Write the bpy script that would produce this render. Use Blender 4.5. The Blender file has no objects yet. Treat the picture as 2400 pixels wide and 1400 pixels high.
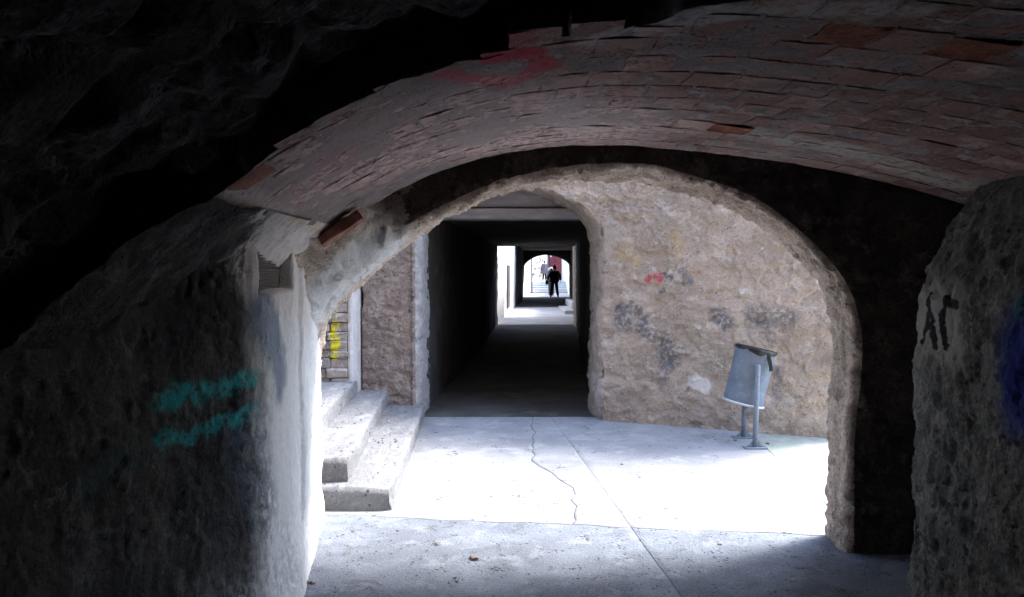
import bpy, bmesh, math, random
import numpy as np
from mathutils import Vector, Matrix

# ------------------------------------------------------------------ camera, sky, sun, exposure
scene = bpy.context.scene
col = scene.collection
SEED = 7
random.seed(SEED)

cam_d = bpy.data.cameras.new("camera")
cam = bpy.data.objects.new("camera", cam_d)
col.objects.link(cam)
cam.location = (0, 0, 1.6)
cam.rotation_euler = (math.radians(90 - 2.13), 0, 0)
cam_d.sensor_width = 36
cam_d.lens = 28.25
cam_d.clip_start = 0.05
cam_d.clip_end = 2000
scene.camera = cam

SUN_AZ = math.atan2(2.0, 1.0)        # clockwise from +Y: the light comes from the right and a little beyond
SUN_EL = math.radians(55)
world = bpy.data.worlds.new("World")
scene.world = world
world.use_nodes = True
wn = world.node_tree.nodes
wl = world.node_tree.links
sky = wn.new("ShaderNodeTexSky")
sky.sky_type = 'NISHITA'
sky.sun_disc = False
sky.sun_elevation = SUN_EL
sky.sun_rotation = SUN_AZ
sky.air_density = 1.0
sky.dust_density = 1.2
sky.ozone_density = 1.0
bg = wn["Background"]
bg.inputs[1].default_value = 0.15
wl.new(sky.outputs[0], bg.inputs[0])

sun_d = bpy.data.lights.new("sun", 'SUN')
sun_d.energy = 1.1
sun_d.angle = math.radians(16)
sun_d.color = (1.0, 0.975, 0.945)
sun = bpy.data.objects.new("sun", sun_d)
col.objects.link(sun)
sd = Vector((math.sin(SUN_AZ) * math.cos(SUN_EL), math.cos(SUN_AZ) * math.cos(SUN_EL), math.sin(SUN_EL)))
sun.rotation_euler = (-sd).to_track_quat('-Z', 'Y').to_euler()
sun.location = sd * 30

scene.view_settings.view_transform = 'Standard'
scene.view_settings.look = 'None'
scene.view_settings.gamma = 1
scene.view_settings.exposure = 3.12
scene.view_settings.use_curve_mapping = False
scene.cycles.use_denoising = True
scene.cycles.max_bounces = 12
scene.cycles.diffuse_bounces = 6
scene.cycles.sample_clamp_indirect = 6
scene.cycles.use_adaptive_sampling = True
scene.cycles.adaptive_threshold = 0.02
scene.cycles.adaptive_min_samples = 16
scene.cycles.caustics_reflective = False
scene.cycles.caustics_refractive = False

# ------------------------------------------------------------------ numpy noise
_rng = np.random.RandomState(11)
_perm = _rng.permutation(512).astype(np.int64)
_grad = _rng.normal(size=(512, 3))
_grad /= np.linalg.norm(_grad, axis=1)[:, None]

def _h(i, j, k):
    return _perm[(_perm[(_perm[i & 511] + j) & 511] + k) & 511]

def noise(P):
    P = np.asarray(P, float)
    I = np.floor(P).astype(np.int64)
    F = P - I
    U = F * F * F * (F * (F * 6 - 15) + 10)
    out = 0
    for a in (0, 1):
        for b in (0, 1):
            for c in (0, 1):
                g = _grad[_h(I[..., 0] + a, I[..., 1] + b, I[..., 2] + c)]
                d = ((F - np.array([a, b, c])) * g).sum(-1)
                w = (U[..., 0] if a else 1 - U[..., 0]) * (U[..., 1] if b else 1 - U[..., 1]) * (U[..., 2] if c else 1 - U[..., 2])
                out = out + w * d
    return out

def fbm(P, octv=5, gain=0.5):
    s = 0; a = 1.0; P = np.asarray(P, float)
    for o in range(octv):
        s = s + a * noise(P + o * 17.3)
        P = P * 2.03; a *= gain
    return s

def ridged(P, octv=4):
    s = 0; a = 1.0; P = np.asarray(P, float)
    for o in range(octv):
        s = s + a * (1 - 2 * np.abs(noise(P + o * 9.1)) - 0.6)
        P = P * 2.1; a *= 0.5
    return s

def cells(P):
    """rounded stone lumps: distance to nearest jittered cell point, 0 at stone heart"""
    P = np.asarray(P, float)
    I = np.floor(P).astype(np.int64); F = P - I
    d1 = np.full(P.shape[:-1], 9.0); d2 = np.full(P.shape[:-1], 9.0)
    for a in (-1, 0, 1):
        for b in (-1, 0, 1):
            for c in (-1, 0, 1):
                h = _h(I[..., 0] + a, I[..., 1] + b, I[..., 2] + c)
                q = np.array([a, b, c]) + 0.5 + 0.42 * _grad[h] - F
                d = np.sqrt((q * q).sum(-1))
                n2 = np.where(d < d1, d1, np.minimum(d2, d)); d1 = np.minimum(d1, d); d2 = n2
    return d2 - d1

def sm(a, b, x):
    t = np.clip((x - a) / (b - a), 0, 1)
    return t * t * (3 - 2 * t)

# ------------------------------------------------------------------ mesh helpers
def tag(o, label=None, cat=None, group=None, kind=None):
    if label: o["label"] = label
    if cat: o["category"] = cat
    if group: o["group"] = group
    if kind: o["kind"] = kind
    return o

def empty(name, loc=(0, 0, 0)):
    o = bpy.data.objects.new(name, None)
    o.empty_display_size = 0.1
    col.objects.link(o)
    o.location = loc
    return o

def link(name, me, mat, parent=None, smooth=False):
    if mat is not None: me.materials.append(mat)
    o = bpy.data.objects.new(name, me)
    col.objects.link(o)
    if parent is not None:
        o.parent = parent
        q = parent; L = Vector((0, 0, 0))
        while q is not None:
            L += q.location; q = q.parent
        o.location = -L          # mesh stays in world coordinates
    if smooth:
        me.polygons.foreach_set("use_smooth", [True] * len(me.polygons))
    return o

def grid_normals(P):
    du = np.gradient(P, axis=0); dv = np.gradient(P, axis=1)
    n = np.cross(du, dv)
    n /= np.maximum(np.linalg.norm(n, axis=2), 1e-9)[..., None]
    return n

def grid_mesh(name, P, flip=False):
    n, m, _ = P.shape
    idx = np.arange(n * m).reshape(n, m)
    q = np.stack([idx[:-1, :-1], idx[1:, :-1], idx[1:, 1:], idx[:-1, 1:]], -1).reshape(-1, 4)
    if flip: q = q[:, ::-1]
    me = bpy.data.meshes.new(name)
    me.vertices.add(n * m)
    me.vertices.foreach_set("co", P.reshape(-1))
    me.loops.add(q.size)
    me.loops.foreach_set("vertex_index", q.reshape(-1).astype(np.int32))
    me.polygons.add(len(q))
    me.polygons.foreach_set("loop_start", np.arange(0, q.size, 4, dtype=np.int32))
    me.update(calc_edges=True)
    me.validate()
    return me

def bm_mesh(name, bm):
    me = bpy.data.meshes.new(name)
    bmesh.ops.recalc_face_normals(bm, faces=bm.faces)
    bm.to_mesh(me); bm.free()
    return me

def box(bm, x0, x1, y0, y1, z0, z1, bev=0.0, M=None):
    vs = [bm.verts.new((x, y, z)) for x in (x0, x1) for y in (y0, y1) for z in (z0, z1)]
    F = [(0, 1, 3, 2), (4, 6, 7, 5), (0, 4, 5, 1), (2, 3, 7, 6), (0, 2, 6, 4), (1, 5, 7, 3)]
    fs = [bm.faces.new([vs[i] for i in f]) for f in F]
    if bev:
        es = list({e for f in fs for e in f.edges})
        r = bmesh.ops.bevel(bm, geom=es, offset=bev, segments=2, affect='EDGES', profile=0.6)
        vs = list({v for f in r['faces'] for v in f.verts} | {v for v in vs if v.is_valid})
    if M is not None:
        bmesh.ops.transform(bm, matrix=M, verts=vs)
    return vs

def tube(bm, pts, rad, seg=12, cap=True):
    """swept round bar; pts list of Vector, rad scalar or list"""
    pts = [Vector(p) for p in pts]
    if not hasattr(rad, '__len__'): rad = [rad] * len(pts)
    rings = []
    for i, p in enumerate(pts):
        a = pts[max(i - 1, 0)]; b = pts[min(i + 1, len(pts) - 1)]
        t = (b - a).normalized()
        u = t.cross(Vector((0, 1, 0)) if abs(t.y) < 0.9 else Vector((1, 0, 0))).normalized()
        v = t.cross(u)
        rings.append([bm.verts.new(p + (u * math.cos(k * 2 * math.pi / seg) + v * math.sin(k * 2 * math.pi / seg)) * rad[i]) for k in range(seg)])
    for a, b in zip(rings, rings[1:]):
        for k in range(seg):
            bm.faces.new((a[k], a[(k + 1) % seg], b[(k + 1) % seg], b[k]))
    if cap:
        bm.faces.new(rings[0]); bm.faces.new(rings[-1][::-1])
    return rings

def lathe(bm, prof, seg=32, M=None, ell=1.0, cap0=True, cap1=True, wob=None):
    rings = []
    for (r, z) in prof:
        ring = []
        for k in range(seg):
            a = 2 * math.pi * k / seg
            rr = r * (1 + (wob(a, z) if wob else 0))
            ring.append(bm.verts.new((rr * math.cos(a), rr * ell * math.sin(a), z)))
        rings.append(ring)
    for a, b in zip(rings, rings[1:]):
        for k in range(seg):
            bm.faces.new((a[k], a[(k + 1) % seg], b[(k + 1) % seg], b[k]))
    if cap0: bm.faces.new(rings[0][::-1])
    if cap1: bm.faces.new(rings[-1])
    vs = [v for r in rings for v in r]
    if M is not None: bmesh.ops.transform(bm, matrix=M, verts=vs)
    return vs

def polyline(pts, n):
    pts = np.asarray(pts, float)
    L = np.r_[0, np.cumsum(np.linalg.norm(np.diff(pts, axis=0), axis=1))]
    t = np.linspace(0, L[-1], n)
    return np.stack([np.interp(t, L, pts[:, k]) for k in range(pts.shape[1])], 1)

def smooth_poly(pts, n, w=6, rep=2):
    q = polyline(pts, n)
    for _ in range(rep):
        k = np.ones(2 * w + 1) / (2 * w + 1)
        e = np.concatenate([2 * q[0] - q[w:0:-1], q, 2 * q[-1] - q[-2:-w - 2:-1]])
        q = np.stack([np.convolve(e[:, j], k, 'valid') for j in range(q.shape[1])], 1)
    return polyline(q, n)

# ------------------------------------------------------------------ material helper
def wall_mat(name, cols, scale=2.0, strokes=(), proj=(1, 1, 1), bump=0.5, bscale=28.0, rough=0.93, fine=70.0,
             stretch=(1, 1, 1), rand=0.0, speck=0.25, bdist=0.012,
             chip=None, chip_s=6.0, chip_t=0.58, chip_f=0.7, pits=0.0, pit_s=38.0, wobble=0.14):
    """weathered surface: three tones mixed by noise, painted strokes with their own shapes, fine relief.
    strokes: (a, b, radius, softness, colour, strength)"""
    m = bpy.data.materials.new(name); m.use_nodes = True
    nt = m.node_tree; N = nt.nodes; L = nt.links
    bs = N["Principled BSDF"]
    bs.inputs["Roughness"].default_value = rough
    bs.inputs["Specular IOR Level"].default_value = 0.2
    geo = N.new("ShaderNodeNewGeometry")
    mp = N.new("ShaderNodeMapping"); L.new(geo.outputs["Position"], mp.inputs[0])
    mp.inputs["Scale"].default_value = stretch
    def nz(sc, det=6, rg=0.6, dist=0.0, src=None):
        t = N.new("ShaderNodeTexNoise"); t.inputs["Scale"].default_value = sc
        t.inputs["Detail"].default_value = min(det, 6); t.inputs["Roughness"].default_value = rg
        t.inputs["Distortion"].default_value = dist
        L.new(src or mp.outputs[0], t.inputs["Vector"]); return t
    def ramp(src, a, b):
        r = N.new("ShaderNodeMapRange"); r.interpolation_type = 'SMOOTHSTEP'
        r.inputs[1].default_value = a; r.inputs[2].default_value = b
        L.new(src, r.inputs[0]); return r.outputs[0]
    def mix(fac, a, b, mode='MIX'):
        x = N.new("ShaderNodeMix"); x.data_type = 'RGBA'; x.blend_type = mode
        if isinstance(fac, float): x.inputs[0].default_value = fac
        else: L.new(fac, x.inputs[0])
        for s, i in ((a, 6), (b, 7)):
            if isinstance(s, tuple): x.inputs[i].default_value = (*s, 1)
            else: L.new(s, x.inputs[i])
        return x.outputs[2]
    n1 = nz(scale, 8, 0.62, 0.6); n2 = nz(scale * 2.7, 7, 0.65, 0.3); n3 = nz(fine, 4, 0.7)
    c = mix(ramp(n1.outputs[0], 0.38, 0.62), cols[0], cols[1])
    c = mix(ramp(n2.outputs[0], 0.5, 0.68), c, cols[2])
    if rand:
        oi = N.new("ShaderNodeObjectInfo")
        hs = N.new("ShaderNodeHueSaturation"); L.new(c, hs.inputs["Color"])
        mr = N.new("ShaderNodeMapRange"); mr.inputs[3].default_value = 1 - rand; mr.inputs[4].default_value = 1 + rand * 0.7
        L.new(oi.outputs["Random"], mr.inputs[0]); L.new(mr.outputs[0], hs.inputs["Value"])
        c = hs.outputs[0]
    hgt = []
    if chip is not None:                       # flakes with crisp edges
        nc = nz(chip_s, 6, 0.62, 0.8)
        rc_ = ramp(nc.outputs[0], chip_t - .008, chip_t + .008)
        cf = N.new("ShaderNodeMath"); cf.operation = 'MULTIPLY'; cf.inputs[1].default_value = chip_f; L.new(rc_, cf.inputs[0])
        c = mix(cf.outputs[0], c, chip); hgt.append((rc_, -0.8))
    if pits:                                   # holes and grit shadows
        vo = N.new("ShaderNodeTexVoronoi"); vo.inputs["Scale"].default_value = pit_s; L.new(mp.outputs[0], vo.inputs["Vector"])
        pm = nz(pit_s * .22, 4, .6)
        a_ = N.new("ShaderNodeMath"); a_.operation = 'ADD'; L.new(vo.outputs["Distance"], a_.inputs[0])
        b_ = N.new("ShaderNodeMath"); b_.operation = 'MULTIPLY'; b_.inputs[1].default_value = -1.3; L.new(pm.outputs[0], b_.inputs[0]); L.new(b_.outputs[0], a_.inputs[1])
        pr = N.new("ShaderNodeMapRange"); pr.inputs[1].default_value = -.60; pr.inputs[2].default_value = -.50; pr.inputs[3].default_value = pits; pr.inputs[4].default_value = 0
        L.new(a_.outputs[0], pr.inputs[0])
        c = mix(pr.outputs[0], c, (0.03, 0.028, 0.026)); hgt.append((pr.outputs[0], -1.2))
    # grain
    g = N.new("ShaderNodeMapRange"); g.inputs[1].default_value = 0.3; g.inputs[2].default_value = 0.7
    g.inputs[3].default_value = 1 - speck; g.inputs[4].default_value = 1 + speck * 0.6
    L.new(n3.outputs[0], g.inputs[0])
    gm = N.new("ShaderNodeVectorMath"); gm.operation = 'SCALE'
    L.new(c, gm.inputs[0]); L.new(g.outputs[0], gm.inputs["Scale"]); c = gm.outputs[0]
    if strokes:
        wob = nz(7.0, 5, 0.6, 0, geo.outputs["Position"])
        w1 = N.new("ShaderNodeVectorMath"); w1.operation = 'SUBTRACT'; w1.inputs[1].default_value = (0.5, 0.5, 0.5)
        L.new(wob.outputs["Color"], w1.inputs[0])
        w2 = N.new("ShaderNodeVectorMath"); w2.operation = 'SCALE'; w2.inputs["Scale"].default_value = wobble
        L.new(w1.outputs[0], w2.inputs[0])
        w3 = N.new("ShaderNodeVectorMath"); w3.operation = 'ADD'
        L.new(geo.outputs["Position"], w3.inputs[0]); L.new(w2.outputs[0], w3.inputs[1])
        pj = N.new("ShaderNodeVectorMath"); pj.operation = 'MULTIPLY'; pj.inputs[1].default_value = proj
        L.new(w3.outputs[0], pj.inputs[0]); p = pj.outputs[0]
        worn = ramp(nz(24, 5, 0.7, 0, geo.outputs["Position"]).outputs[0], 0.36, 0.56)
        for (a, b, r, soft, colr, st, *solid) in strokes:
            a = np.array(a, float) * proj; b = np.array(b, float) * proj
            d = b - a; dd = float(d @ d) or 1e-6
            s0 = N.new("ShaderNodeVectorMath"); s0.operation = 'SUBTRACT'; L.new(p, s0.inputs[0]); s0.inputs[1].default_value = tuple(a)
            s1 = N.new("ShaderNodeVectorMath"); s1.operation = 'DOT_PRODUCT'; L.new(s0.outputs[0], s1.inputs[0]); s1.inputs[1].default_value = tuple(d / dd)
            s2 = N.new("ShaderNodeMath"); s2.operation = 'ADD'; s2.use_clamp = True; L.new(s1.outputs["Value"], s2.inputs[0]); s2.inputs[1].default_value = 0
            s3 = N.new("ShaderNodeVectorMath"); s3.operation = 'SCALE'; s3.inputs[0].default_value = tuple(d); L.new(s2.outputs[0], s3.inputs["Scale"])
            s4 = N.new("ShaderNodeVectorMath"); s4.operation = 'DISTANCE'; L.new(s0.outputs[0], s4.inputs[0]); L.new(s3.outputs[0], s4.inputs[1])
            mr = N.new("ShaderNodeMapRange"); mr.interpolation_type = 'SMOOTHSTEP'
            mr.inputs[1].default_value = r * (1 - soft); mr.inputs[2].default_value = r * (1 + soft)
            mr.inputs[3].default_value = st; mr.inputs[4].default_value = 0
            L.new(s4.outputs["Value"], mr.inputs[0])
            ml = N.new("ShaderNodeMath"); ml.operation = 'MULTIPLY'; L.new(mr.outputs[0], ml.inputs[0])
            if solid: ml.inputs[1].default_value = 1.0
            else: L.new(worn, ml.inputs[1])
            c = mix(ml.outputs[0], c, colr)
    L.new(c, bs.inputs["Base Color"])
    if bump:
        b1 = nz(bscale, 7, 0.68, 0.2)
        b = N.new("ShaderNodeBump"); b.inputs["Strength"].default_value = bump; b.inputs["Distance"].default_value = bdist
        hh = b1.outputs[0]
        for (src, k_) in hgt:
            ma = N.new("ShaderNodeMath"); ma.operation = 'MULTIPLY_ADD'; ma.inputs[1].default_value = k_ * .5
            L.new(src, ma.inputs[0]); L.new(hh, ma.inputs[2]); hh = ma.outputs[0]
        L.new(hh, b.inputs["Height"]); L.new(b.outputs[0], bs.inputs["Normal"])
    return m

def plain(name, c, rough=0.6, metal=0.0, var=0.12, sc=12.0, bump=0.1):
    m = wall_mat(name, [tuple(c), tuple(x * (1 - var) for x in c), tuple(min(1, x * (1 + var)) for x in c)], scale=sc, bump=bump, rough=rough, speck=var * 0.6, bscale=60, bdist=0.004)
    m.node_tree.nodes["Principled BSDF"].inputs["Metallic"].default_value = metal
    m.node_tree.nodes["Principled BSDF"].inputs["Specular IOR Level"].default_value = 0.4
    return m

TEAL = (0.02, 0.34, 0.36); RED = (0.40, 0.03, 0.06); BLK = (0.012, 0.012, 0.015); GREY = (0.11, 0.11, 0.125)
WHITE = (0.62, 0.60, 0.58); OCH = (0.45, 0.30, 0.13)

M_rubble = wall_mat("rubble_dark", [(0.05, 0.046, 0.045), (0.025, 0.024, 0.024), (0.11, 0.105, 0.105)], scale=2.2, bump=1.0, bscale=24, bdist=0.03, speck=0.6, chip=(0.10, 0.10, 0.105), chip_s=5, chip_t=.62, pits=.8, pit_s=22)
M_ring_dark = wall_mat("dark_arch_stone", [(0.16, 0.122, 0.108), (0.095, 0.075, 0.068), (0.25, 0.20, 0.18)], scale=3.5, bump=1.0, bscale=30, bdist=0.02, speck=0.5)
LW = (0, 1, 1)
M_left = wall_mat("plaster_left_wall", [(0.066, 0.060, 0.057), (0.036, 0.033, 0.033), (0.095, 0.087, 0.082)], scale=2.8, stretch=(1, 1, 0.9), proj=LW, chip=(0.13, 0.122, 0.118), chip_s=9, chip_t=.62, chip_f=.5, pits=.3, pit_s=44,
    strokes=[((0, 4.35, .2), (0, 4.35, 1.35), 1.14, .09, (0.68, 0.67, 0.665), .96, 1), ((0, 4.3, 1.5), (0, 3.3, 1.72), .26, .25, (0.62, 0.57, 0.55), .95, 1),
             ((0, 3.0, 0), (0, 3.6, .1), .35, .6, (0.42, 0.42, 0.43), .8), ((0, 2.5, 1.86), (0, 3.3, 1.80), .05, .5, (0.6, 0.57, 0.56), .8),
             ((0, 2.1, 1.5), (0, 2.42, 1.74), .15, .5, (0.03, 0.03, 0.033), .85), ((0, 2.42, 1.74), (0, 2.75, 1.79), .09, .5, (0.035, 0.033, 0.033), .8, 1),
             ((0, 2.2, 1.6), (0, 2.75, 1.62), .16, .5, (0.03, 0.03, 0.035), .75),
             ((0, 3.05, 1.62), (0, 2.85, 1.35), .13, .5, (0.02, 0.02, 0.025), .85),
             ((0, 2.95, 1.0), (0, 3.05, .5), .14, .6, (0.05, 0.05, 0.055), .6),
             ((0, 3.30, 1.42), (0, 3.52, 1.14), .12, .4, (0.13, 0.17, 0.26), .75, 1), ((0, 3.15, .95), (0, 3.3, .6), .12, .6, (0.10, 0.13, 0.19), .6),
             ((0, 2.74, 1.15), (0, 3.20, 1.16), .032, .6, TEAL, .85),
             ((0, 2.76, 1.005), (0, 3.20, 1.03), .028, .6, TEAL, .8),
             ((0, 2.45, .93), (0, 2.66, .99), .04, .7, (0.04, 0.12, 0.10), .25),
             ((0, 3.25, 1.86), (0, 4.0, 1.83), .06, .4, (0.5, 0.36, 0.2), .6),
             ((0, 4.62, 1.0), (0, 4.64, .96), .03, .4, (0.25, 0.2, 0.18), .7)],
    bump=0.7, bscale=40, bdist=0.012, speck=0.45, fine=90)
M_right = wall_mat("plaster_right_wall", [(0.18, 0.18, 0.165), (0.095, 0.10, 0.095), (0.26, 0.25, 0.23)], scale=4.0, stretch=(1, 1, 0.75), proj=LW, chip=(0.24, 0.235, 0.22), chip_s=11, chip_t=.57, pits=.5, pit_s=40, wobble=.05,
    strokes=[((0, 3.72, 1.36), (0, 3.50, 1.36), .17, .5, (0.34, 0.33, 0.30), .9, 1), ((0, 3.75, 1.25), (0, 3.69, 1.47), .022, .25, BLK, .97, 1), ((0, 3.69, 1.47), (0, 3.62, 1.25), .022, .25, BLK, .97, 1), ((0, 3.72, 1.33), (0, 3.65, 1.33), .018, .25, BLK, .95, 1),
             ((0, 3.45, 1.45), (0, 3.53, 1.46), .022, .25, BLK, .97, 1), ((0, 3.53, 1.46), (0, 3.57, 1.37), .022, .25, BLK, .97, 1), ((0, 3.57, 1.37), (0, 3.53, 1.26), .022, .25, BLK, .97, 1),
             ((0, 3.36, 1.40), (0, 3.32, 1.2), .07, .5, BLK, .7), ((0, 3.40, 1.12), (0, 3.34, .95), .06, .5, BLK, .75),
             ((0, 2.98, 1.33), (0, 2.96, 1.1), .13, .7, (0.012, 0.03, 0.20), .95, 1), ((0, 3.04, 1.44), (0, 2.96, 1.46), .04, .5, (0.012, 0.10, 0.11), .8),
             ((0, 3.78, .42), (0, 3.76, .25), .05, .4, BLK, .9)],
    bump=1.0, bscale=26, bdist=0.02, speck=0.5)
M_ring = wall_mat("arch_mortar", [(0.60, 0.47, 0.375), (0.46, 0.35, 0.28), (0.66, 0.56, 0.49)], scale=3.4, proj=(1, 1, 1),
    strokes=[((-1.2, 4.4, 1.0), (-.86, 4.5, 1.62), .34, .35, (0.66, 0.65, 0.65), .92, 1), ((-1.02, 4.75, 1.50), (-0.78, 4.85, 1.72), .012, .4, BLK, .95)], bump=1.0, bscale=30, bdist=0.018, speck=0.45, chip=(0.30, 0.235, 0.19), chip_s=7, chip_t=.6, pits=.6, pit_s=44)  # solid pale stroke on the left splay paints in the light it catches
BRST = [((-.20, 2.36, 0), (-.13, 2.50, 0), .045, .5, RED, .85, 1), ((-.13, 2.50, 0), (.0, 2.66, 0), .05, .45, RED, .9, 1), ((.0, 2.66, 0), (.09, 2.50, 0), .045, .5, RED, .85, 1),
        ((.09, 2.50, 0), (.06, 2.36, 0), .045, .5, RED, .8, 1), ((.05, 2.32, 0), (-.05, 2.33, 0), .05, .5, RED, .9, 1), ((0, 2.28, 0), (.0, 2.16, 0), .05, .6, RED, .7),
        ((-.66, 3.05, 0), (-.60, 2.85, 0), .08, .6, RED, .5, 1), ((-.46, 2.55, 0), (-.47, 2.6, 0), .07, .6, (0.2, 0.02, 0.05), .45), ((-.43, 3.6, 0), (-.42, 3.65, 0), .06, .6, RED, .35),
        ((-.70, 2.75, 0), (-.62, 3.3, 0), .07, .7, (0.12, 0.12, 0.16), .4),
        ((-.86, 2.40, 0), (-.95, 3.3, 0), .05, .4, (0.6, 0.57, 0.56), .8),
        ((1.05, 3.62, 0), (1.55, 3.70, 0), .13, .35, (0.40, 0.36, 0.32), .9), ((1.55, 3.70, 0), (2.1, 3.9, 0), .13, .35, (0.37, 0.34, 0.30), .9),
        ((.22, 2.28, 0), (.53, 2.06, 0), .055, .4, (0.46, 0.41, 0.42), .85), ((.53, 2.06, 0), (.95, 1.92, 0), .06, .4, (0.42, 0.40, 0.39), .85), ((.15, 3.1, 0), (.32, 3.75, 0), .10, .6, (0.5, 0.45, 0.45), .6, 1),
        ((.95, 3.98, 0), (1.9, 4.15, 0), .06, .4, (0.26, 0.22, 0.19), .8)]
VP = (1, 1, 0)
M_brick = wall_mat("limewashed_brick", [(0.33, 0.19, 0.165), (0.235, 0.135, 0.115), (0.41, 0.29, 0.26)], scale=2.6, strokes=BRST + [((-.5, 3.0, 0), (.15, 3.6, 0), .6, .45, (0.72, 0.54, 0.51), .9)],
    proj=VP, rand=0.34, bump=0.9, bscale=40, bdist=0.010, speck=0.35, chip=(0.42, 0.37, 0.36), chip_s=9, chip_t=.60, pits=.7, pit_s=42)
M_mortar = wall_mat("vault_mortar", [(0.25, 0.21, 0.205), (0.18, 0.15, 0.145), (0.32, 0.28, 0.27)], scale=4, strokes=BRST + [((-.5, 3.0, 0), (.15, 3.6, 0), .6, .45, (0.52, 0.41, 0.39), .65, 1)], proj=VP, bump=0.9, bscale=40, bdist=0.01, speck=0.35, pits=.8, pit_s=40)
M_redbrick = wall_mat("bare_red_brick", [(0.30, 0.10, 0.055), (0.20, 0.06, 0.035), (0.36, 0.15, 0.09)], scale=9, bump=1.0, bscale=40, bdist=0.015, speck=0.4)
M_tooth = wall_mat("dusty_red_brick", [(0.33, 0.145, 0.105), (0.24, 0.095, 0.07), (0.40, 0.22, 0.18)], scale=9, bump=0.7, bscale=40, bdist=0.01, speck=0.3)
OW = (1, 0, 1)
M_oppo = wall_mat("opposite_plaster", [(0.465, 0.362, 0.293), (0.355, 0.275, 0.222), (0.53, 0.44, 0.37)], scale=1.6, stretch=(1, 1, 1.25), proj=OW, chip=(0.52, 0.46, 0.42), chip_s=8, chip_t=.60, chip_f=.6, pits=.4, pit_s=30,
    strokes=[((1.40, 0, 1.49), (1.50, 0, 1.52), .055, .5, (0.42, 0.05, 0.06), .85), ((1.57, 0, 1.54), (1.60, 0, 1.50), .03, .4, (0.06, 0.06, 0.08), .85),
             ((1.56, 0, 1.47), (1.53, 0, 1.36), .024, .4, (0.06, 0.06, 0.08), .85),
             ((1.12, 0, 1.15), (1.16, 0, 1.05), .10, .45, GREY, .85), ((1.24, 0, 1.21), (1.30, 0, 1.16), .05, .4, GREY, .9), ((1.38, 0, 1.07), (1.30, 0, .98), .05, .45, GREY, .8),
             ((1.36, 0, .96), (1.42, 0, .92), .06, .45, GREY, .85), ((1.55, 0, .85), (1.60, 0, .66), .09, .5, GREY, .85), ((1.55, 0, .60), (1.53, 0, .42), .06, .5, GREY, .5),
             ((2.03, 0, 1.15), (2.10, 0, 1.06), .07, .5, GREY, .8), ((2.36, 0, 1.15), (2.62, 0, 1.14), .10, .5, GREY, .7), ((2.42, 0, 1.06), (2.5, 0, .9), .06, .6, GREY, .4),
             ((1.72, 0, 1.56), (1.76, 0, 1.48), .045, .4, GREY, .7), ((2.55, 0, .62), (2.56, 0, .40), .05, .5, GREY, .6),
             ((1.83, 0, .47), (1.93, 0, .42), .065, .3, (0.66, 0.58, 0.55), .95, 1), ((2.235, 0, 1.36), (2.26, 0, 1.40), .012, .4, WHITE, .9),
             ((1.15, 0, 1.78), (1.26, 0, 1.70), .09, .5, OCH, .5), ((1.66, 0, 1.92), (1.67, 0, 1.74), .06, .5, OCH, .5),
             ((.93, 0, .42), (.90, 0, .25), .05, .4, (0.5, 0.42, 0.38), .7)],
    bump=1.0, bscale=20, bdist=0.026, speck=0.3)
M_oppo_left = wall_mat("left_facade_plaster", [(0.33, 0.26, 0.225), (0.25, 0.20, 0.175), (0.40, 0.33, 0.30)], scale=2.5, stretch=(1, 1, 1.3), bump=1.0, bscale=22, bdist=0.022, speck=0.35, chip=(0.44, 0.37, 0.34), chip_s=7, chip_t=.6, pits=.8, pit_s=24)
M_reveal = wall_mat("limewash_reveal", [(0.62, 0.59, 0.58), (0.52, 0.49, 0.48), (0.70, 0.68, 0.67)], scale=5, bump=0.5, bscale=30, speck=0.2)
M_reveal2 = wall_mat("worn_tunnel_reveal", [(0.40, 0.375, 0.37), (0.32, 0.30, 0.295), (0.47, 0.45, 0.445)], scale=5, bump=0.7, bscale=30, speck=0.25)
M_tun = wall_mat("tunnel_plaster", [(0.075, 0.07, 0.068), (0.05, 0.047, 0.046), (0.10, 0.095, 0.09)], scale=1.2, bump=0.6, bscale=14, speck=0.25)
M_lintel = wall_mat("lintel_wash", [(0.30, 0.285, 0.30), (0.24, 0.225, 0.235), (0.36, 0.34, 0.35)], scale=1.5, stretch=(1, 1, 7), bump=0.5, bscale=20, speck=0.2)
M_white = wall_mat("white_render", [(0.74, 0.72, 0.70), (0.66, 0.63, 0.61), (0.78, 0.76, 0.75)], scale=0.8, bump=0.4, bscale=10, speck=0.1)
M_conc = wall_mat("concrete_slab", [(0.33, 0.335, 0.345), (0.26, 0.265, 0.28), (0.39, 0.395, 0.40)], scale=1.3, bump=0.6, bscale=36, bdist=0.007, speck=0.22, chip=(0.36, 0.36, 0.365), chip_s=3.5, chip_t=.63, chip_f=.5, pits=.6, pit_s=20,
    strokes=[((.62, 6.35, 0), (.78, 5.55, 0), .14, .5, (0.33, 0.33, 0.345), .6), ((1.55, 4.95, 0), (1.9, 4.93, 0), .06, .6, (0.33, 0.33, 0.34), .4)], proj=(1, 1, 0))
M_floor = wall_mat("passage_concrete", [(0.225, 0.25, 0.29), (0.17, 0.188, 0.22), (0.28, 0.30, 0.335)], scale=2.1, bump=1.0, bscale=48, bdist=0.010, speck=0.45, fine=110, chip=(0.15, 0.15, 0.157), chip_s=5, chip_t=.62, chip_f=.5, pits=.8, pit_s=34)
M_moss = wall_mat("mossy_concrete", [(0.43, 0.44, 0.41), (0.37, 0.40, 0.34), (0.50, 0.50, 0.48)], scale=2.0, bump=0.5, bscale=30, speck=0.25,
    strokes=[((2.3, 6.95, 0), (2.9, 6.7, 0), .16, .7, (0.22, 0.29, 0.17), .55)], proj=(1, 1, 0))
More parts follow.
